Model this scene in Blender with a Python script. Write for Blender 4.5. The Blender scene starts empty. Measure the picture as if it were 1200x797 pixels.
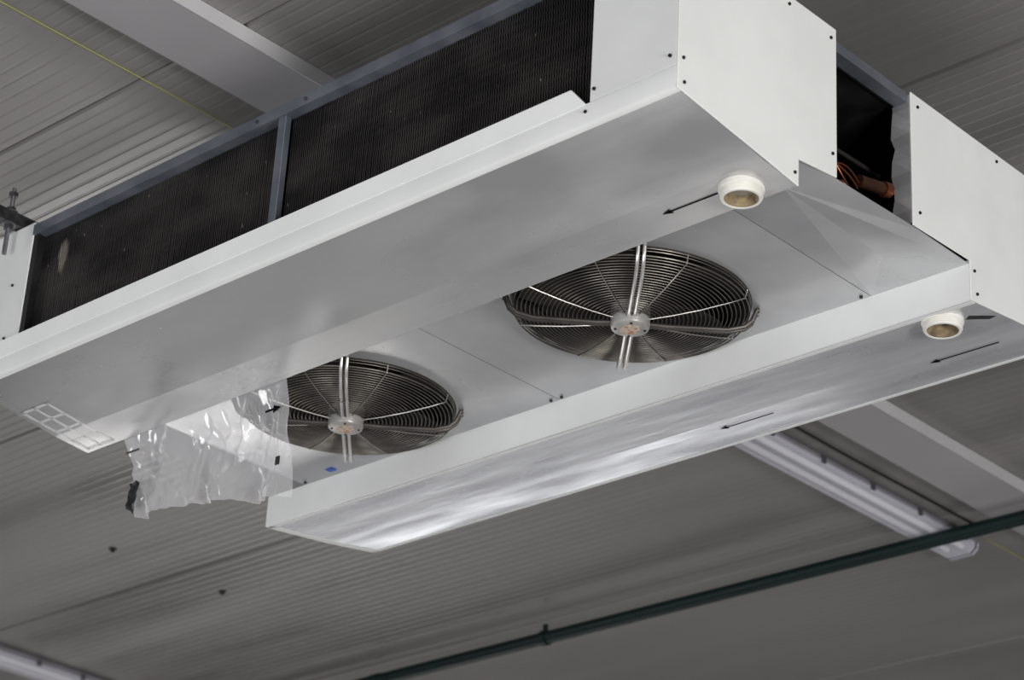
import bpy, bmesh, math, random
from mathutils import Vector, Matrix, noise
random.seed(7)
C = bpy.context.scene.collection
PI = math.pi

# ---------------------------------------------------------------- materials
def new_mat(name, col, rough=0.5, metal=0.0, spec=0.5, coat=0.0):
    m = bpy.data.materials.new(name); m.use_nodes = True
    b = m.node_tree.nodes['Principled BSDF']
    b.inputs['Base Color'].default_value = (*col, 1)
    b.inputs['Roughness'].default_value = rough
    b.inputs['Metallic'].default_value = metal
    b.inputs['Specular IOR Level'].default_value = spec
    b.inputs['Coat Weight'].default_value = coat
    return m, m.node_tree.nodes, m.node_tree.links, b

def noisy(name, c1, c2, scale=4, rough=(0.4, 0.6), metal=0.0, bump=0.0, stretch=(1, 1, 1), spec=0.5, detail=6, lo=.35, hi=.65):
    m, n, l, b = new_mat(name, c1, rough[0], metal, spec)
    tc = n.new('ShaderNodeTexCoord'); mp = n.new('ShaderNodeMapping'); mp.inputs['Scale'].default_value = stretch
    nz = n.new('ShaderNodeTexNoise'); nz.inputs['Scale'].default_value = scale; nz.inputs['Detail'].default_value = detail
    l.new(tc.outputs['Object'], mp.inputs['Vector']); l.new(mp.outputs[0], nz.inputs['Vector'])
    r = n.new('ShaderNodeValToRGB'); r.color_ramp.elements[0].position = lo; r.color_ramp.elements[1].position = hi
    r.color_ramp.elements[0].color = (*c1, 1); r.color_ramp.elements[1].color = (*c2, 1)
    l.new(nz.outputs[0], r.inputs[0]); l.new(r.outputs[0], b.inputs['Base Color'])
    mr = n.new('ShaderNodeMapRange'); mr.inputs['From Min'].default_value = .3; mr.inputs['From Max'].default_value = .7
    mr.inputs['To Min'].default_value = rough[0]; mr.inputs['To Max'].default_value = rough[1]
    l.new(nz.outputs[0], mr.inputs[0]); l.new(mr.outputs[0], b.inputs['Roughness'])
    if bump:
        bp = n.new('ShaderNodeBump'); bp.inputs['Strength'].default_value = bump; bp.inputs['Distance'].default_value = .01
        l.new(nz.outputs[0], bp.inputs['Height']); l.new(bp.outputs[0], b.inputs['Normal'])
    return m

M = {}
M['ceiling'] = noisy('ceiling_sheet', (.165, .158, .151), (.245, .234, .225), 1.6, (.24, .48), 0.0, stretch=(.25, 1.5, 1), spec=.7, detail=4)
M['white'] = noisy('white_enamel', (.86, .87, .86), (.80, .81, .80), 5, (.35, .5))
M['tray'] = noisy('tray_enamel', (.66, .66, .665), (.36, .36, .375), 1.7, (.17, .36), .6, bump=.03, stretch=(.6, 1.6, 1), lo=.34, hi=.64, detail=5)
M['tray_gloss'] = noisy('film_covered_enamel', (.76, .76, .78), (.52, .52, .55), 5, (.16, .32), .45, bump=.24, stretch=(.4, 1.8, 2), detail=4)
M['plate'] = noisy('galvanised_plate', (.64, .64, .65), (.42, .42, .44), 2.2, (.22, .40), .5, bump=.04, detail=4)
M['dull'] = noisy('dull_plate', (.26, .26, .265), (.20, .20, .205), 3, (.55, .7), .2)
M['rail'] = noisy('grey_steel', (.16, .18, .22), (.24, .26, .30), 9, (.3, .5), .6)
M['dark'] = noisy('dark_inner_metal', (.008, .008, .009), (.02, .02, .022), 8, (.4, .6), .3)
M['shroud'] = noisy('shroud_metal', (.022, .020, .018), (.016, .015, .013), 6, (.5, .65), .0)
M['blade'] = noisy('blade_metal', (.026, .023, .019), (.018, .016, .013), 6, (.6, .75), .0, spec=.15)
M['wire'] = noisy('guard_wire', (.15, .138, .120), (.11, .10, .09), 20, (.32, .46), .8)
M['spoke'] = noisy('spoke_steel', (.34, .325, .30), (.25, .24, .22), 10, (.28, .40), .9)
M['arm'] = noisy('arm_steel_lit', (.80, .79, .77), (.66, .65, .63), 10, (.22, .34), .6)  # reflected light put into the colour of one pair of arms
M['arm_dark'] = noisy('dark_arm_steel', (.065, .06, .054), (.10, .09, .082), 14, (.35, .45), .6)
M['cap'] = noisy('hub_cap', (.46, .45, .43), (.34, .33, .31), 30, (.3, .45), .3)
M['sticker'] = noisy('hub_sticker', (.46, .16, .05), (.55, .48, .39), 70, (.4, .6), lo=.42, hi=.5)
M['plastic'] = noisy('drain_plastic', (.86, .85, .81), (.76, .74, .68), 14, (.35, .5))
M['drain_in'] = noisy('drain_stained', (.40, .30, .16), (.14, .10, .06), 30, (.5, .7))
M['ink'] = new_mat('black_ink', (.004, .004, .004), .8, 0, .1)[0]
M['screw'] = new_mat('screw_black', (.03, .03, .035), .35, .7)[0]
M['blue'] = new_mat('blue_sticker', (.01, .06, .45), .4)[0]
M['paper'] = noisy('glossy_paper', (.70, .70, .71), (.58, .58, .59), 14, (.2, .3))
M['copper'] = noisy('copper', (.36, .11, .045), (.22, .07, .03), 15, (.3, .45), .9)
M['brass'] = noisy('brass', (.14, .065, .04), (.08, .04, .025), 15, (.3, .45), .8)
M['green'] = noisy('green_pipe', (.001, .009, .0085), (.002, .014, .013), 6, (.42, .55), spec=.3)
M['beam'] = noisy('beam_paint', (.32, .307, .316), (.38, .366, .376), 1.2, (.4, .55))
M['beam_lit_edge'] = noisy('beam_paint_lit', (.60, .59, .60), (.53, .52, .53), 3, (.35, .5))  # paler copy of the beam paint: light on the side put into the colour
M['lamp'] = noisy('lamp_housing', (.42, .41, .46), (.34, .33, .38), 6, (.3, .45))
M['cable'] = new_mat('black_rubber', (.012, .012, .014), .5)[0]
M['clip'] = noisy('zinc_clip', (.30, .30, .32), (.20, .20, .22), 20, (.3, .45), .8)
M['yellow'] = new_mat('yellow_line', (.40, .43, .08), .7)[0]
M['zinc'] = noisy('zinc', (.07, .07, .075), (.14, .14, .145), 30, (.3, .45), .8)
M['floor'] = noisy('concrete', (.06, .06, .06), (.52, .51, .50), .30, (.45, .6), detail=3, lo=.42, hi=.60)

m, n, l, b = new_mat('lamp_diffuser', (.88, .87, .96), .05, 0, .9); b.inputs['Alpha'].default_value = .42; M['diffuser'] = m
M['lamp_tube'] = new_mat('lamp_tube', (.92, .92, .95), .25)[0]
# coil fins: dark, dusty patches, light specks and one pale mark near the left end
m, n, l, b = new_mat('coil_fins', (.04, .036, .034), .36, .25)
tc = n.new('ShaderNodeTexCoord')
def nz_(scale, stretch, detail):
    q = n.new('ShaderNodeTexNoise'); q.inputs['Scale'].default_value = scale; q.inputs['Detail'].default_value = detail
    p_ = n.new('ShaderNodeMapping'); p_.inputs['Scale'].default_value = stretch
    l.new(tc.outputs['Object'], p_.inputs[0]); l.new(p_.outputs[0], q.inputs['Vector']); return q
def ramp_(p0, c0, p1, c1):
    r = n.new('ShaderNodeValToRGB'); e = r.color_ramp.elements
    e[0].position = p0; e[0].color = (*c0, 1); e[1].position = p1; e[1].color = (*c1, 1); return r
q1 = nz_(4.0, (1, 1, 2.2), 8); r1_ = ramp_(.40, (.022, .020, .020), .68, (.064, .058, .056)); l.new(q1.outputs[0], r1_.inputs[0])
q2 = nz_(60, (1, 1, .45), 2); r2_ = ramp_(.710, (0, 0, 0), .775, (.30, .27, .24)); l.new(q2.outputs[0], r2_.inputs[0])
add = n.new('ShaderNodeMixRGB'); add.blend_type = 'ADD'; add.inputs[0].default_value = 1
l.new(r1_.outputs[0], add.inputs[1]); l.new(r2_.outputs[0], add.inputs[2])
mp = n.new('ShaderNodeMapping'); mp.vector_type = 'POINT'; mp.inputs['Location'].default_value = (5.50 * 34, -3.67 * 8, -3.353 * 15); mp.inputs['Scale'].default_value = (34, 8, 15)
l.new(tc.outputs['Object'], mp.inputs[0])
ln = n.new('ShaderNodeVectorMath'); ln.operation = 'LENGTH'; l.new(mp.outputs[0], ln.inputs[0])
q3 = nz_(45, (1, 1, .6), 3)
sm = n.new('ShaderNodeMath'); sm.operation = 'ADD'; l.new(ln.outputs['Value'], sm.inputs[0]); l.new(q3.outputs[0], sm.inputs[1])
r3_ = ramp_(.70, (.24, .22, .19), 1.0, (0, 0, 0))
sc = n.new('ShaderNodeMath'); sc.operation = 'MULTIPLY'; sc.inputs[1].default_value = .7; l.new(sm.outputs[0], sc.inputs[0]); l.new(sc.outputs[0], r3_.inputs[0])
add2 = n.new('ShaderNodeMixRGB'); add2.blend_type = 'ADD'; add2.inputs[0].default_value = 1
l.new(add.outputs[0], add2.inputs[1]); l.new(r3_.outputs[0], add2.inputs[2]); l.new(add2.outputs[0], b.inputs['Base Color']); M['coil'] = m
# clear film: see-through when seen square on, milky and glossy along the folds
m, n, l, b = new_mat('clear_film', (.86, .85, .87), .07, 0, 1.0)
lw = n.new('ShaderNodeLayerWeight'); lw.inputs['Blend'].default_value = .45
mr = n.new('ShaderNodeMapRange'); mr.inputs['From Min'].default_value = .05; mr.inputs['From Max'].default_value = .90
mr.inputs['To Min'].default_value = .30; mr.inputs['To Max'].default_value = .76
l.new(lw.outputs['Facing'], mr.inputs[0]); l.new(mr.outputs[0], b.inputs['Alpha']); M['film'] = m

# ---------------------------------------------------------------- helpers
def quadify(bm, a, b_):
    n_ = len(a)
    for i in range(n_):
        bm.faces.new((a[i], a[(i + 1) % n_], b_[(i + 1) % n_], b_[i]))

def prism(bm, pts, axis, a, b_):
    """closed polygon pts extruded along axis between a and b_; pts are the two other coordinates in order"""
    def mk(p, t):
        if axis == 'x': return (t, p[0], p[1])
        if axis == 'y': return (p[0], t, p[1])
        return (p[0], p[1], t)
    A = [bm.verts.new(mk(p, a)) for p in pts]; B = [bm.verts.new(mk(p, b_)) for p in pts]
    quadify(bm, A, B); bm.faces.new(A[::-1]); bm.faces.new(B)

def box(bm, x0, x1, y0, y1, z0, z1):
    prism(bm, [(x0, y0), (x1, y0), (x1, y1), (x0, y1)], 'z', z0, z1)

def sheet(bm, pts, axis, a, b_):
    """open polyline extruded along an axis"""
    def mk(p, t):
        if axis == 'x': return (t, p[0], p[1])
        return (p[0], t, p[1])
    A = [bm.verts.new(mk(p, a)) for p in pts]; B = [bm.verts.new(mk(p, b_)) for p in pts]
    for i in range(len(pts) - 1): bm.faces.new((A[i], A[i + 1], B[i + 1], B[i]))

def tube(bm, path, r, seg=8, closed=False):
    path = [Vector(p) for p in path]; n_ = len(path); rings = []
    up = None
    for i, p in enumerate(path):
        if closed: d = path[(i + 1) % n_] - path[i - 1]
        else: d = path[min(i + 1, n_ - 1)] - path[max(i - 1, 0)]
        d.normalize()
        if up is None:
            up = Vector((0, 0, 1)) if abs(d.z) < .9 else Vector((1, 0, 0))
        s = d.cross(up); s.normalize(); u2 = s.cross(d); u2.normalize(); up = u2
        rings.append([bm.verts.new(p + r * (math.cos(2 * PI * k / seg) * s + math.sin(2 * PI * k / seg) * u2)) for k in range(seg)])
    for i in range(n_ - 1 if not closed else n_): quadify(bm, rings[i], rings[(i + 1) % n_])
    if not closed:
        bm.faces.new(rings[0][::-1]); bm.faces.new(rings[-1])

def lathe(bm, prof, cx, cy, seg=40, closed=False):
    """prof: (r, z) list spun about a vertical axis"""
    rings = [[bm.verts.new((cx + r_ * math.cos(2 * PI * k / seg), cy + r_ * math.sin(2 * PI * k / seg), z)) for k in range(seg)] for r_, z in prof]
    for i in range(len(prof) - 1): quadify(bm, rings[i], rings[i + 1])
    if closed: quadify(bm, rings[-1], rings[0])
    return rings

def link(name, bm, mat, parent=None, off=None, smooth=False, bevel=0, solid=0):
    bmesh.ops.recalc_face_normals(bm, faces=bm.faces)
    me = bpy.data.meshes.new(name); bm.to_mesh(me); bm.free()
    if smooth:
        for p in me.polygons: p.use_smooth = True
    o = bpy.data.objects.new(name, me); C.objects.link(o); me.materials.append(M[mat])
    if parent:
        o.parent = parent
        if parent.type == 'EMPTY' and off is None: o.location = -parent.location
        elif off is not None: o.location = off
    if solid:
        s = o.modifiers.new('solid', 'SOLIDIFY'); s.thickness = solid; s.offset = 0
    if bevel:
        s = o.modifiers.new('bevel', 'BEVEL'); s.width = bevel; s.segments = 2; s.limit_method = 'ANGLE'
    if smooth:
        s = o.modifiers.new('es', 'EDGE_SPLIT'); s.split_angle = math.radians(40)
    return o

def thing(name, loc, label, cat, group=None):
    o = bpy.data.objects.new(name, None); C.objects.link(o); o.location = loc; o.empty_display_size = .1
    o['label'] = label; o['category'] = cat
    if group: o['group'] = group
    return o
def tag(o, label, cat, group=None):
    o['label'] = label; o['category'] = cat
    if group: o['group'] = group

ZC = 3.85
# ---------------------------------------------------------------- setting
bm = bmesh.new()
pts = []
joint0 = 5.08; W = 1.43
for k in range(18):
    ys = joint0 + (k - 8) * W
    pts += [(ys - .010, ZC), (ys - .005, ZC + .02), (ys + .005, ZC + .02), (ys + .010, ZC)]
    nr = 28; p = (W - .03) / nr
    for j in range(nr):
        a = ys + .015 + j * p
        pts += [(a + p * .32, ZC), (a + p * .43, ZC + .0010), (a + p * .51, ZC + .0010), (a + p * .62, ZC)]
sheet(bm, pts, 'x', -26, 8)
ceil = link('ceiling', bm, 'ceiling'); ceil['kind'] = 'structure'
bm = bmesh.new(); box(bm, -26, 8, -6, 19, -1.65, -1.6)
fl = link('floor', bm, 'floor'); fl['kind'] = 'structure'

# ---------------------------------------------------------------- unit cooler
X0, X1 = -3.077, -5.85
XR, XL = -3.35, -5.62           # inner limits of the end caps
unit = thing('unit_cooler', (-4.46, 4.48, 2.95), 'large white twin-fan unit cooler hanging below the ribbed ceiling', 'air cooler')

def zn(y):   # underside of the camera-side tray
    return 3.0 - (y - 3.64) * .042 / .33 if y < 3.97 else 2.958 - (y - 3.97) * .011 / .13
def zf(y):   # underside of the far tray
    return 2.945 + (y - 4.86) * .033 / .27 if y < 5.13 else 2.978 + (y - 5.13) * .034 / .22

# near tray: pan
bm = bmesh.new()
NP = [(3.645, 3.056), (3.645, 3.002), (3.97, 2.958), (4.10, 2.947), (4.10, 3.03)]
sheet(bm, NP, 'x', X1, X0 - .004)
bm.faces.new([bm.verts.new((X1, a, b_)) for a, b_ in NP])
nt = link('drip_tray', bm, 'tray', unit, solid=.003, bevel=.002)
bm = bmesh.new()   # white front skirt with a rolled lower edge
prism(bm, [(3.636, 3.057), (3.636, 3.006), (3.639, 2.9995), (3.646, 2.9965), (3.656, 2.9965), (3.656, 2.9985), (3.642, 3.004), (3.642, 3.057)], 'x', X1, X0 - .0045)
link('tray_skirt', bm, 'white', nt, smooth=True)
bm = bmesh.new()   # turned-out upper flange of the tray with slanted end
v = [bm.verts.new(p) for p in [(X1, 3.634, 3.056), (XR - .01, 3.634, 3.056), (XR - .05, 3.622, 3.104), (X1, 3.622, 3.104)]]
v2 = [bm.verts.new(p) for p in [(X1, 3.640, 3.056), (XR - .01, 3.640, 3.056), (XR - .05, 3.628, 3.106), (X1, 3.628, 3.106)]]
quadify(bm, v, v2); bm.faces.new(v[::-1]); bm.faces.new(v2)
link('tray_flange', bm, 'white', nt)
# far tray
bm = bmesh.new()
FP = [(4.86, 3.055), (4.86, 2.945), (5.13, 2.978), (5.35, 3.012), (5.35, 3.10)]
sheet(bm, FP, 'x', X1, X0 - .004)
bm.faces.new([bm.verts.new((X1, a, b_)) for a, b_ in FP])
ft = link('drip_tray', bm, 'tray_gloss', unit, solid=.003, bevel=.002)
bm = bmesh.new()
prism(bm, [(4.852, 3.062), (4.852, 2.944), (4.857, 2.944), (4.857, 3.056), (4.875, 3.056), (4.875, 3.062)], 'x', X1 - .001, X0 - .004)
link('tray_lip', bm, 'white', ft)
bm = bmesh.new()   # thin white hem round the far tray underside
for (ya, yb) in ((4.862, 4.878), (5.335, 5.35)):
    prism(bm, [(ya, zf(ya) - .003), (yb, zf(yb) - .003), (yb, zf(yb) - .0015), (ya, zf(ya) - .0015)], 'x', X1, X0 - .005)
prism(bm, [(4.862, zf(4.862) - .003), (5.13, zf(5.13) - .003), (5.35, zf(5.35) - .003), (5.35, zf(5.35) - .0015), (5.13, zf(5.13) - .0015), (4.862, zf(4.862) - .0015)], 'x', X1, X1 + .03)
link('tray_hem', bm, 'white', ft)
bm = bmesh.new()
cp_ = [(-3.165, 4.962), (-3.145, 4.945), (-3.115, 4.975), (-3.095, 5.00), (-3.12, 5.005), (-3.14, 4.985)]  # dark patch painting the shade in a small hole of the tray
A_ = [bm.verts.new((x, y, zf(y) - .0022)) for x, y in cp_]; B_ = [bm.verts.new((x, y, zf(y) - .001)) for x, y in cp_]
quadify(bm, A_, B_); bm.faces.new(A_[::-1]); bm.faces.new(B_); link('hole_shade', bm, 'dark', ft)

# end caps on the right
bm = bmesh.new()
prism(bm, [(3.637, 2.998), (4.103, 2.944), (4.103, 3.02), (4.26, 3.04), (4.26, 3.477), (3.637, 3.477)], 'x', X0 - .004, X0)
box(bm, XR, X0 - .0045, 3.637, 4.258, 3.06, 3.477)
nc = link('end_cap', bm, 'white', unit, bevel=.0025)
bm = bmesh.new()
prism(bm, [(4.59, 3.053), (4.852, 3.060), (4.852, 2.943), (5.13, 2.976), (5.352, 3.010), (5.352, 3.455), (4.59, 3.455)], 'x', X0 - .004, X0)
box(bm, XR, X0 - .0045, 5.348, 5.352, 3.06, 3.455)
box(bm, XR, X0 - .0045, 4.60, 5.347, 3.451, 3.455)
fc = link('end_cap', bm, 'white', unit, bevel=.002)
# creased inward flange of the far cap, beside the opening
bm = bmesh.new(); N_ = 10; ga, gb = [], []
for k in range(N_ + 1):
    z = 3.06 + (3.445 - 3.06) * k / N_
    ga.append(bm.verts.new((X0 - .004, 4.590, z)))
    gb.append(bm.verts.new((X0 - .055 - .010 * (k % 3 == 1) + .006 * (k % 4 == 2), 4.587 + .006 * math.sin(k * 2.1), z + (.02 if k == N_ else 0) * -1)))
for k in range(N_): bm.faces.new((ga[k], ga[k + 1], gb[k + 1], gb[k]))
link('cap_flange', bm, 'plate', fc, solid=.003)
# left caps
bm = bmesh.new(); box(bm, X1, XL - .012, 3.637, 4.258, 3.062, 3.50); c3 = link('end_cap', bm, 'white', unit, bevel=.003)
bm = bmesh.new(); box(bm, X1, XL - .012, 4.60, 5.352, 3.062, 3.48); c4 = link('end_cap', bm, 'white', unit, bevel=.003)

def screw_x(parent, pts):   # screw heads on the X0 face
    for (yy, zz) in pts:
        bm = bmesh.new(); tube(bm, [(X0 - .001, yy, zz), (X0 + .004, yy, zz)], .0045, 8); link('screw', bm, 'screw', parent, smooth=True)
def screw_y(parent, pts, y0=3.637):
    for (xx, zz) in pts:
        bm = bmesh.new(); tube(bm, [(xx, y0 + .001, zz), (xx, y0 - .005, zz)], .0045, 8); link('screw', bm, 'screw', parent, smooth=True)
screw_x(nc, [(3.655, 3.085), (4.085, 2.975), (4.24, 3.10), (4.235, 3.44), (4.06, 3.45), (3.66, 3.02)])
screw_x(fc, [(4.62, 3.42), (4.62, 3.10), (4.87, 3.035), (4.88, 2.97), (5.0, 3.43)])
screw_y(nc, [(-3.335, 3.09), (-3.10, 3.09)])
screw_y(c3, [(-5.70, 3.12), (-5.70, 3.30)])
screw_y(nt, [(-3.36, 3.035)])

# coils
def coil(name, yface, sgn, xa, xb, z0, z1):
    bm = bmesh.new(); n_ = int(abs(xb - xa) / .0085); st = (xb - xa) / n_
    P = []
    for i in range(n_):
        x = xa + i * st; dd = .009 + random.uniform(-.004, .004); jj = random.uniform(0, .0018)
        P += [(x, yface + jj), (x + st * .40, yface + jj), (x + st * .5, yface + sgn * dd), (x + st * .90, yface + sgn * dd)]
    P.append((xb, yface)); P.append((xb, yface + sgn * .42)); P.append((xa, yface + sgn * .42))
    nz2 = 30
    rows = []
    for k in range(nz2 + 1):
        zz = z0 + (z1 - z0) * k / nz2
        rows.append([bm.verts.new((px + (.0020 if k % 2 else 0) + .0025 * noise.noise((px * 8, zz * 12, 0)), py, zz)) for px, py in P])
    for k in range(nz2): quadify(bm, rows[k], rows[k + 1])
    return link(name, bm, 'coil', unit)
coil('coil', 3.665, 1, XL, -4.515, 3.065, 3.452)
coil('coil', 3.665, 1, -4.485, XR - .002, 3.065, 3.452)
coil('coil', 5.325, -1, XL, XR - .002, 3.02, 3.452)
bm = bmesh.new(); prism(bm, [(3.633, 3.452), (3.72, 3.452), (3.72, 3.457), (3.639, 3.457), (3.639, 3.487), (3.633, 3.487)], 'x', XL - .012, XR - .001)
rail = link('top_rail', bm, 'rail', unit, bevel=.001)
bm = bmesh.new(); prism(bm, [(5.352, 3.452), (5.27, 3.452), (5.27, 3.457), (5.346, 3.457), (5.346, 3.487), (5.352, 3.487)], 'x', XL - .012, XR - .001)
link('top_rail', bm, 'rail', unit)
bm = bmesh.new(); prism(bm, [(-4.515, 3.66), (-4.515, 3.638), (-4.485, 3.638), (-4.485, 3.66)], 'z', 3.11, 3.452)
dv = link('coil_divider', bm, 'rail', unit, bevel=.002)
bm = bmesh.new(); box(bm, XL - .012, XL + .012, 3.64, 3.70, 3.062, 3.452); link('coil_end_plate', bm, 'dark', unit)
for xx in (-4.40, -4.60):
    bm = bmesh.new(); tube(bm, [(xx, 3.634, 3.468), (xx, 3.628, 3.468)], .005, 8); link('bolt', bm, 'zinc', rail, smooth=True)

# top and inner panels
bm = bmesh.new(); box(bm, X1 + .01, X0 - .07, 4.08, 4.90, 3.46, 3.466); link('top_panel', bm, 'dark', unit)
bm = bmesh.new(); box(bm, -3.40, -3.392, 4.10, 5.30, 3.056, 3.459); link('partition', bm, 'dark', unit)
bm = bmesh.new(); box(bm, X1, X1 + .008, 4.10, 4.86, 3.056, 3.459); link('partition', bm, 'white', unit)
bm = bmesh.new(); box(bm, X0 - .05, X0 - .012, 4.262, 4.587, 3.425, 3.455); link('cross_rail', bm, 'rail', unit)
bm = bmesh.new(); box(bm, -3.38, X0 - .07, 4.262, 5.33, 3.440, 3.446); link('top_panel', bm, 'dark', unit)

# fan panels with round openings
ZP = 3.052; RF = .327
FY = 4.487; FX1, FX2 = -3.942, -5.082
def fan_panel(xa, xb, cx, cy):
    bm = bmesh.new(); seg = 96
    inner, outer = [], []
    for k in range(seg):
        a = 2 * PI * k / seg; c, s = math.cos(a), math.sin(a)
        tx = ((xb - cx) if c > 0 else (cx - xa)) / max(abs(c), 1e-6); ty = ((4.855 - cy) if s > 0 else (cy - 4.10)) / max(abs(s), 1e-6)
        t = min(tx, ty)
        inner.append(bm.verts.new((cx + RF * c, cy + RF * s, ZP))); outer.append(bm.verts.new((cx + t * c, cy + t * s, ZP)))
    for cxn, cyn in ((xa, 4.10), (xb, 4.10), (xa, 4.855), (xb, 4.855)):
        vbest = min(outer, key=lambda q: (q.co.x - cxn) ** 2 + (q.co.y - cyn) ** 2); vbest.co = (cxn, cyn, ZP)
    quadify(bm, inner, outer)
    return link('fan_panel', bm, 'plate', unit, solid=.002)
for (xa, xb, cx) in ((-4.5315, -3.3950, FX1), (-5.67, -4.5345, FX2)):
    p = fan_panel(xa, xb, cx, FY)
    for (xx, yy) in ((xa + .02, 4.835), (xb - .02, 4.835)):
        bm = bmesh.new(); tube(bm, [(xx, yy, ZP), (xx, yy, ZP - .007)], .005, 8); link('screw', bm, 'screw', p, smooth=True)
# right closing panel, creased into triangular facets
bm = bmesh.new()
a_ = bm.verts.new((-3.392, 4.10, ZP)); b1 = bm.verts.new((-3.392, 4.855, ZP)); c_ = bm.verts.new((X0 - .005, 4.855, 3.052)); d_ = bm.verts.new((X0 - .005, 4.10, 3.034))
e_ = bm.verts.new((-3.20, 4.20, 3.030)); f_ = bm.verts.new((X0 - .005, 4.62, 3.053)); g_ = bm.verts.new((-3.25, 4.70, 3.062))
bm.faces.new((a_, e_, d_)); bm.faces.new((a_, b1, e_)); bm.faces.new((e_, b1, g_)); bm.faces.new((b1, c_, g_)); bm.faces.new((e_, g_, c_)); bm.faces.new((e_, c_, f_)); bm.faces.new((e_, f_, d_))
cp = link('closing_panel', bm, 'plate', unit, solid=.002)
bm = bmesh.new(); box(bm, X1 + .002, -5.672, 4.10, 4.855, ZP - .001, ZP + .001); cl = link('closing_panel', bm, 'dull', unit)
bm = bmesh.new(); box(bm, -5.515, -5.485, 4.80, 4.822, ZP - .004, ZP - .0015); link('sticker', bm, 'blue', cl)

# fans, built about their own centre
def make_fan():
    bm = bmesh.new()
    lathe(bm, [(RF + .008, ZP - .001), (RF + .004, ZP - .005), (RF, ZP - .005), (RF - .003, ZP), (RF - .004, 3.12), (RF - .004, 3.24), (RF - .001, 3.24), (RF - .001, 3.12), (RF + .003, ZP)], 0, 0, 96)
    fan = link('fan', bm, 'shroud', unit, off=Vector((FX1, FY, 0)) - unit.location, smooth=True)
    bm = bmesh.new(); N = 23; RG = .327
    def zr(r_): return 2.994 + .034 * (r_ / .34) ** 2.2
    for i in range(N):
        r_ = .064 + i * (RG - .064) / (N - 1)
        tube(bm, [(r_ * math.cos(2 * PI * k / 72), r_ * math.sin(2 * PI * k / 72), zr(r_)) for k in range(72)], .0017 if i < N - 1 else .0025, 6, closed=True)
    for rr, zz in ((RG + .003, 3.038), (RG + .004, 3.046)):
        tube(bm, [(rr * math.cos(2 * PI * k / 72), rr * math.sin(2 * PI * k / 72), zz) for k in range(72)], .0017, 6, closed=True)
    link('guard', bm, 'wire', fan, smooth=True)
    for k in range(8):
        a = PI / 8 + k * PI / 4
        bm = bmesh.new()
        tube(bm, [(r_ * math.cos(a), r_ * math.sin(a), zr(r_) - .003) for r_ in (.05, .12, .2, .28, RG)] + [((RG + .006) * math.cos(a), (RG + .006) * math.sin(a), 3.048)], .0020, 6)
        link('guard_spoke', bm, 'spoke', fan, smooth=True)
    for k in range(4):
        a = PI / 4 + k * PI / 2; ca, sa = math.cos(a), math.sin(a)
        bm = bmesh.new()
        prof = [(.045, 2.984), (.10, 2.981), (.27, 2.983), (.315, 2.994), (.335, 3.012), (.343, 3.032), (.348, 3.044), (.356, 3.045)]
        if k % 2:     # pair of rods with reflected light painted in
            for s in (-1, 1):
                o_ = s * .0085
                tube(bm, [(r_ * ca - o_ * sa, r_ * sa + o_ * ca, z_) for r_, z_ in prof], .0050, 8)
            o = link('support_arm', bm, 'arm', fan, smooth=True); o['label'] = 'paired support rods, reflected light in their colour'
        else:         # dark flattened bars, forked at the outer end
            for s in (-1, 1):
                tube(bm, [(r_ * ca - o_ * sa, r_ * sa + o_ * ca, z_) for (r_, z_), o_ in zip(prof, [s * q for q in (.005, .005, .006, .008, .010, .011, .012, .012)])], .0068, 8)
            o = link('support_arm', bm, 'arm_dark', fan, smooth=True); o['label'] = 'dark thick support arm'
    bm = bmesh.new()
    lathe(bm, [(.055, 3.036), (.055, 2.978), (.052, 2.970), (.043, 2.967), (.001, 2.967)], 0, 0, 40)
    link('hub_cap', bm, 'cap', fan, smooth=True)
    bm = bmesh.new(); prism(bm, [(.030 * math.cos(q), .025 * math.sin(q)) for q in [2 * PI * j / 20 for j in range(20)]], 'z', 2.9655, 2.967); link('hub_label', bm, 'sticker', fan)
    for j in range(4):
        bm = bmesh.new()
        q = PI / 4 + j * PI / 2; tube(bm, [(.041 * math.cos(q), .041 * math.sin(q), 2.970), (.041 * math.cos(q), .041 * math.sin(q), 2.964)], .0035, 8)
        link('hub_screw', bm, 'screw', fan)
    bm = bmesh.new(); lathe(bm, [(.0005, 3.036), (.085, 3.036), (.085, 3.17), (.0005, 3.17)], 0, 0, 32); link('motor', bm, 'blade', fan, smooth=True)
    for k in range(5):
        bm = bmesh.new(); g = []
        for i in range(9):
            r_ = .08 + i * (.312 - .08) / 8; row = []
            for j in range(7):
                t = j / 6 - .5; w = .70 + .28 * (i / 8)
                aa = k * 2 * PI / 5 + .5 * (i / 8) ** 1.5 + t * w
                row.append(bm.verts.new((r_ * math.cos(aa), r_ * math.sin(aa), 3.092 + t * .07 * (1 - .3 * i / 8) + .01 * math.cos(t * PI))))
            g.append(row)
        for i in range(8):
            for j in range(6): bm.faces.new((g[i][j], g[i + 1][j], g[i + 1][j + 1], g[i][j + 1]))
        link('fan_blade', bm, 'blade', fan, smooth=True, solid=.003)
    bm = bmesh.new(); lathe(bm, [(.321, 3.18), (.0005, 3.18), (.0005, 3.183), (.321, 3.183)], 0, 0, 48); link('fan_backing', bm, 'dark', fan)
    return fan
fan = make_fan()
f2 = fan.copy(); C.objects.link(f2); f2.parent = unit; f2.location = Vector((FX2, FY, 0)) - unit.location
for ch in list(fan.children):
    c = ch.copy(); C.objects.link(c); c.parent = f2

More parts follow.
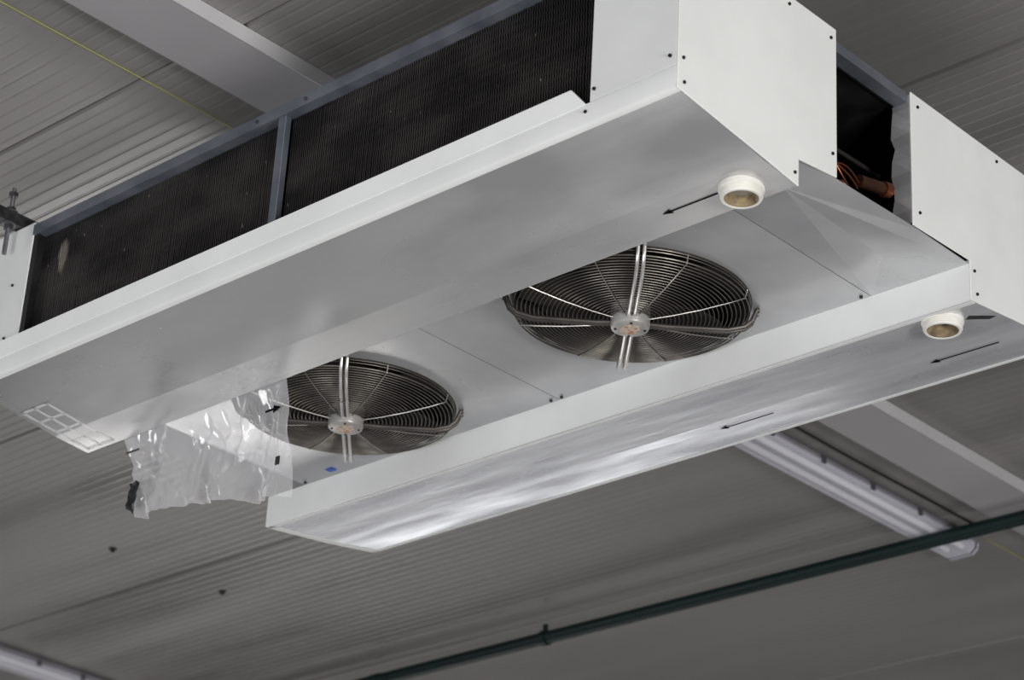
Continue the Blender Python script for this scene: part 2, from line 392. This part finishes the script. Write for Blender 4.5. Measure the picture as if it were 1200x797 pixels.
# drains
def drain(cx, cy, z, parent):
    bm = bmesh.new()
    prof = [(.036, z + .004), (.057, z + .004), (.0575, z - .008), (.055, z - .011), (.0510, z - .012)]
    zz = z - .013
    for k in range(3):
        prof += [(.0535, zz - .0018), (.0495, zz - .0042)]; zz -= .0050
    prof += [(.0515, zz - .001), (.050, zz - .003), (.0435, zz - .003), (.042, zz), (.0385, zz + .002), (.037, z + .002)]
    lathe(bm, prof, cx, cy, 40)
    d = link('drain_socket', bm, 'plastic', parent, smooth=True)
    bm = bmesh.new(); lathe(bm, [(.0425, zz - .0020), (.0380, zz - .0005), (.0350, zz + .006), (.0340, z + .003)], cx, cy, 32); link('drain_bore', bm, 'drain_in', d, smooth=True)
    bm = bmesh.new(); lathe(bm, [(.0345, z + .003), (.0005, z + .003), (.0005, z + .005), (.0345, z + .005)], cx, cy, 32); link('drain_hole', bm, 'dark', d)
drain(-3.200, 4.035, 2.951, nt)
drain(-3.215, 4.925, 2.952, ft)
# arrows on trays
def arrow(xa, xb, yy, fz, parent, off=.0035):
    bm = bmesh.new(); z = fz(yy) - off
    box(bm, xb + .02, xa, yy - .0024, yy + .0024, z - .0004, z + .0004)
    prism(bm, [(xb, yy), (xb + .028, yy - .010), (xb + .028, yy + .010)], 'z', z - .0004, z + .0004)
    link('flow_arrow', bm, 'ink', parent)
arrow(-3.262, -3.437, 4.02, zn, nt, .003)
arrow(-3.196, -3.42, 5.172, zf, ft, .0045)
arrow(-3.98, -4.18, 5.185, zf, ft, .0045)
# pale outlined stripes of the marking on the tray end
bm = bmesh.new()
def strip(ya, yb, xa, xb):
    prism(bm, [(ya, zn(ya) - .0022), (yb, zn(yb) - .0022), (yb, zn(yb) - .0012), (ya, zn(ya) - .0012)], 'x', xa, xb)
for xa in (X1 + .022, X1 + .080, X1 + .142):
    strip(3.82, 3.97, xa, xa + .012); strip(3.97, 4.085, xa, xa + .012)
for ya in (3.82, 3.885, 3.95, 4.015, 4.076): strip(ya, ya + .010, X1 + .022, X1 + .152)
lb = link('tray_label', bm, 'paper', nt); lb['label'] = 'pale outlined rectangle marking'

# pipework in the open end
def tb(name, path, r, mat, seg=10):
    bm = bmesh.new(); tube(bm, path, r, seg); return link(name, bm, mat, unit, smooth=True)
def arc(p0, p1, p2, n_=10):
    p0, p1, p2 = Vector(p0), Vector(p1), Vector(p2)
    return [(1 - t) ** 2 * p0 + 2 * t * (1 - t) * p1 + t * t * p2 for t in [i / n_ for i in range(n_ + 1)]]
tb('copper_pipe', arc((-3.14, 4.285, 3.10), (-3.11, 4.33, 3.16), (-3.14, 4.44, 3.13)), .0026, 'copper')
tb('copper_pipe', arc((-3.13, 4.28, 3.17), (-3.10, 4.31, 3.08), (-3.13, 4.40, 3.075)), .0026, 'copper')
tb('copper_pipe', arc((-3.13, 4.28, 3.13), (-3.10, 4.34, 3.11), (-3.13, 4.42, 3.10)), .0026, 'copper')
tb('copper_pipe', arc((-3.36, 4.40, 3.15), (-3.2, 4.40, 3.15), (-3.18, 4.44, 3.140)), .009, 'brass')
vb = tb('valve', [(-3.14, 4.44, 3.136), (-3.13, 4.53, 3.150)], .017, 'brass', 14)
bm = bmesh.new(); tube(bm, [(-3.13, 4.53, 3.150), (-3.128, 4.555, 3.154)], .021, 14); link('valve_cap', bm, 'copper', vb, smooth=True)
tb('copper_pipe', [(-3.2, 4.30, 3.24), (-3.24, 4.62, 3.29), (-3.3, 4.85, 3.31)], .006, 'shroud')

# ---------------------------------------------------------------- hanger
def hanger(x, label):
    t = thing('hanger_bracket', (x, 3.38, 3.5), label, 'bracket')
    bm = bmesh.new()
    prism(bm, [(x - .020, 3.503), (x + .020, 3.503), (x + .020, 3.543), (x + .014, 3.543), (x + .014, 3.509), (x - .014, 3.509), (x - .014, 3.543), (x - .020, 3.543)], 'y', 3.33, 5.64)
    link('channel', bm, 'zinc', t)
    for yy, za, zb in ((3.38, 3.44, ZC), (5.6, 3.44, ZC), (3.60, 3.40, 3.63)):
        bm = bmesh.new(); tube(bm, [(x, yy, za), (x, yy, zb)], .0075, 8); rd = link('threaded_rod', bm, 'clip', t, smooth=True)
        for zz in (3.487, 3.547) + ((3.60,) if zb < ZC else ()):
            bm = bmesh.new(); tube(bm, [(x, yy, zz), (x, yy, zz + .013)], .016, 6); link('nut', bm, 'zinc', rd)
        for zz in (3.500, 3.544):
            bm = bmesh.new(); tube(bm, [(x, yy, zz), (x, yy, zz + .003)], .023, 16); link('washer', bm, 'clip', rd)
    return t
hanger(-5.72, 'dark steel hanger bracket with threaded rod and nuts above the left end of the cooler')

# ---------------------------------------------------------------- plastic film
bm = bmesh.new(); NX, NZ = 200, 60; g = []
for i in range(NX + 1):
    t = i / NX; row = []
    for j in range(NZ + 1):
        s = j / NZ
        x = -5.675 + .750 * t + s * .02 * (1 - t)
        drop = .245 + .110 * t + .008 * math.sin(t * 8.0 + .9) + .008 * noise.noise((t * 4, 3.1, 0))
        z = 2.957 - drop * s
        r1 = math.sin(t * 17 + .8 * s + 1.5 * noise.noise((t * 3, s * .5, 4.2)))            # broad folds
        r2 = noise.noise((t * 7 - s * .8, s * 1.1, 1.7))
        r3 = abs(noise.noise((t * 12 + s * 1.8, s * 1.1, 7.7)))                              # long sharp creases
        r4 = abs(noise.noise((t * 8 - s * 2.4, s * 1.5 + t, 2.9)))
        gather = math.exp(-((t - .93) / .09) ** 2) * math.sin(t * 95 + s * 2) * .5               # gathered at the right edge
        y = 4.1035 + min(1, s * 3.0) * (.014 * r1 + .020 * r2 + .034 * r3 + .032 * r4 + .010 * gather + .010) + .03 * s
        row.append(bm.verts.new((x, max(y, 4.1035), z)))
    g.append(row)
for i in range(NX):
    for j in range(NZ): bm.faces.new((g[i][j], g[i + 1][j], g[i + 1][j + 1], g[i][j + 1]))
pf_t = thing('plastic_film', (-5.3, 4.12, 2.96), 'crumpled clear plastic film hanging from the tray beside the left fan', 'plastic film')
fsheet = link('film_sheet', bm, 'film', pf_t, smooth=True); fsheet.modifiers.clear()
# crumpled black piece at the lower left corner
bm = bmesh.new(); gg = []
for i in range(9):
    row = []
    for j in range(9):
        u_, v_ = i / 8, j / 8
        xx = -5.640 + .052 * u_ * (1 - .35 * v_) + .006 * noise.noise((u_ * 3, v_ * 3, 1)); zz = 2.798 - .085 * v_ + .008 * noise.noise((u_ * 4, v_ * 2, 6)) - .018 * u_ * v_
        row.append(bm.verts.new((xx, 4.122 + .014 * noise.noise((u_ * 4, v_ * 4, 3)), zz)))
    gg.append(row)
for i in range(8):
    for j in range(8): bm.faces.new((gg[i][j], gg[i + 1][j], gg[i + 1][j + 1], gg[i][j + 1]))
link('black_scrap', bm, 'cable', pf_t)
for (x, y, z, w, h) in ((-4.955, 4.125, 2.70, .016, .026), (-5.650, 4.108, 2.895, .06, .005)):
    bm = bmesh.new(); box(bm, x, x + w, y - .006, y - .003, z - h / 2, z + h / 2); link('tape', bm, 'cable', pf_t)
bm = bmesh.new()
prism(bm, [(-5.00, 2.857), (-5.00, 2.863), (-4.965, 2.863), (-4.965, 2.872), (-4.935, 2.860), (-4.965, 2.848), (-4.965, 2.857)], 'y', 4.100, 4.103); link('arrow_print', bm, 'ink', pf_t)

# ---------------------------------------------------------------- beams, lamps, pipe, cable and thin line on the ceiling
def beam(x0, x1, label):
    t = thing('ceiling_beam', ((x0 + x1) / 2, 6, ZC), label, 'beam')
    bm = bmesh.new(); box(bm, x0, x1 - .004, -5, 18, 3.803, ZC - .001); link('beam_face', bm, 'beam', t, bevel=.008)
    bm = bmesh.new(); prism(bm, [(x1 - .004, 3.80), (x1, 3.80), (x1 + .001, ZC - .001), (x1 - .004, ZC - .001)], 'y', -5, 18); link('beam_lit_edge', bm, 'beam_lit_edge', t)
beam(-4.99, -4.73, 'broad pale grey beam crossing the ceiling behind the cooler')

def lamp(x, ya, yb, label):
    t = thing('batten_lamp', (x, (ya + yb) / 2, ZC), label, 'ceiling lamp', 'batten lamps')
    bm = bmesh.new(); prism(bm, [(x - .063, 3.848), (x - .085, 3.815), (x + .085, 3.815), (x + .063, 3.848)], 'y', ya, yb); link('housing', bm, 'lamp', t, bevel=.004)
    S = [(-.085, .0), (-.080, -.026), (-.056, -.045), (.056, -.045), (.080, -.026), (.085, .0)]
    def P(k, zc):   # faceted trough section
        return [(x + a * k, zc + b2 * k) for a, b2 in S[::-1]]
    bm = bmesh.new(); prism(bm, P(.97, 3.813), 'y', ya + .02, yb - .02); link('diffuser', bm, 'diffuser', t, bevel=.004)
    for s in (-1, 1):
        bm = bmesh.new(); tube(bm, [(x + s * .036, ya + .06, 3.797), (x + s * .036, yb - .06, 3.797)], .013, 12); link('fluorescent_tube', bm, 'lamp_tube', t, smooth=True)
    for yy in (ya, yb - .045):
        bm = bmesh.new(); prism(bm, P(1.0, 3.8145), 'y', yy, yy + .045); le = link('lamp_end', bm, 'diffuser', t, bevel=.003)
        bm = bmesh.new(); prism(bm, P(1.03, 3.8150), 'y', yy + .016, yy + .024); link('end_ring', bm, 'clip', le)
    n_ = 6
    for k in range(n_):
        yy = ya + .12 + k * (yb - ya - .24) / (n_ - 1)
        for s in (-1, 1):
            bm = bmesh.new(); prism(bm, [(x + s * .084, 3.832), (x + s * .091, 3.827), (x + s * .091, 3.802), (x + s * .085, 3.798)], 'y', yy, yy + .025); link('clip', bm, 'clip', t)
lamp(-5.285, 6.30, 8.20, 'long glossy batten lamp beside the pale beam, behind the far tray')
lamp(-10.06, 5.9, 7.55, 'distant batten lamp cut off by the bottom left corner')
bm = bmesh.new(); tube(bm, [(-5.14, 6.3 + i * .2, 3.843 + .002 * math.sin(i)) for i in range(10)], .005, 8)
o = link('cable', bm, 'cable', smooth=True); tag(o, 'black cable run along the ceiling between batten lamp and beam', 'cable')
bm = bmesh.new(); tube(bm, [(-5.19, 1.0, ZC - .004), (-5.19, 6.2, ZC - .004)], .0016, 6); tube(bm, [(-5.19, 8.25, ZC - .004), (-5.19, 12, ZC - .004)], .0016, 6)  # thin straight yellow-green line just under the ceiling, broken at the lamp
o = link('ceiling_line', bm, 'yellow'); tag(o, 'thin yellow-green line running straight across the ribbed ceiling', 'ceiling_line')

PY, PZ = 7.888, 3.735
pt = thing('green_pipe', (-7.3, PY, PZ), 'dark green pipe running straight below the ceiling at lower right', 'pipe')
bm = bmesh.new(); tube(bm, [(-13, PY, PZ), (1, PY, PZ)], .030, 20); link('pipe_run', bm, 'green', pt, smooth=True)
for xx, zt in ((-7.39, PZ + .065), (-9.6, ZC), (-3.9, ZC), (0, ZC)):
    bm = bmesh.new(); tube(bm, [(xx - .016, PY, PZ), (xx + .016, PY, PZ)], .037, 20); cb = link('pipe_clamp', bm, 'green', pt)
    bm = bmesh.new(); tube(bm, [(xx, PY, PZ + .03), (xx, PY, zt)], .013, 8); link('clamp_rod', bm, 'green', cb, smooth=True)
bm = bmesh.new(); tube(bm, [(-8.56, PY, PZ), (-8.50, PY, PZ)], .034, 20); link('pipe_coupling', bm, 'green', pt)

def anchor(x, y, label):
    bm = bmesh.new(); lathe(bm, [(.0005, ZC), (.018, ZC), (.018, ZC - .006), (.009, ZC - .008), (.009, ZC - .018), (.0005, ZC - .018)], x, y, 12)
    o = link('ceiling_anchor', bm, 'cable'); tag(o, label, 'anchor', 'dark anchors in the ceiling')
anchor(-8.43, 6.117, 'small dark ceiling anchor left of the hanging plastic film')
anchor(-8.44, 6.78, 'small dark ceiling anchor below the plastic film, lowest in the photo')

# ---------------------------------------------------------------- camera from the measured vanishing points
f = 2833.0
ex = -Vector((-3272, -1190, -f)).normalized(); ey = Vector((2975, -1565, -f)).normalized()
a = (ex + ey).normalized(); b_ = (ex - ey).normalized()
ex = (a + b_) / math.sqrt(2); ey = (a - b_) / math.sqrt(2); ez = ex.cross(ey)
Rm = Matrix(((ex.x, ex.y, ex.z), (ey.x, ey.y, ey.z), (ez.x, ez.y, ez.z)))   # camera -> world
cam = bpy.data.cameras.new('camera'); co = bpy.data.objects.new('camera', cam); C.objects.link(co)
co.matrix_world = Rm.to_4x4(); cam.sensor_width = 36; cam.lens = f * 36 / 1200; cam.clip_end = 100
cam.dof.use_dof = True; cam.dof.focus_distance = 6.5; cam.dof.aperture_fstop = 4.2
bpy.context.scene.camera = co

# ---------------------------------------------------------------- light
w = bpy.data.worlds.new('w'); bpy.context.scene.world = w; w.use_nodes = True
bg = w.node_tree.nodes['Background']; bg.inputs[0].default_value = (.94, .95, 1.0, 1); bg.inputs[1].default_value = .17
def area(name, loc, target, sx, sy, power, col=(1, 1, 1), spread=180):
    L = bpy.data.lights.new(name, 'AREA'); L.shape = 'RECTANGLE'; L.size = sx; L.size_y = sy; L.energy = power; L.color = col
    L.spread = math.radians(spread)
    o = bpy.data.objects.new(name, L); C.objects.link(o); o.location = loc
    o.rotation_euler = (Vector(target) - Vector(loc)).to_track_quat('-Z', 'Y').to_euler()
area('key', (4.0, 2.2, -.3), (-3.3, 4.2, 3.1), 2.6, 1.6, 500, (1, .99, .97))
area('side', (-3.4, -1.6, -.3), (-4.2, 3.7, 3.2), 3.5, 1.6, 175, (.97, .98, 1))
area('far', (-11.8, 13.5, 1.4), (-4.8, 5.2, 2.75), 4.4, .8, .75, (.97, .98, 1), 28)  # added light with no visible source, makes the far tray highlight
area('low_left', (-12.6, 9.4, -1.4), (-8.5, 6.6, 3.85), 3.0, 3.0, 125, (1, .98, .95))  # added unseen light, mirrored in the near tray underside
area('low_right', (-5.6, 8.0, -1.5), (-5.6, 8.0, 3.85), 5, 5, 48, (1, .98, .95))  # added unseen light from below, brightens undersides and ceiling
area('left', (-11.5, .5, 1.6), (-5.4, 4.1, 2.9), 1.5, 1.5, 90, (1, 1, 1))  # added unseen light, puts highlights on the plastic film
bpy.context.scene.view_settings.view_transform = 'Standard'
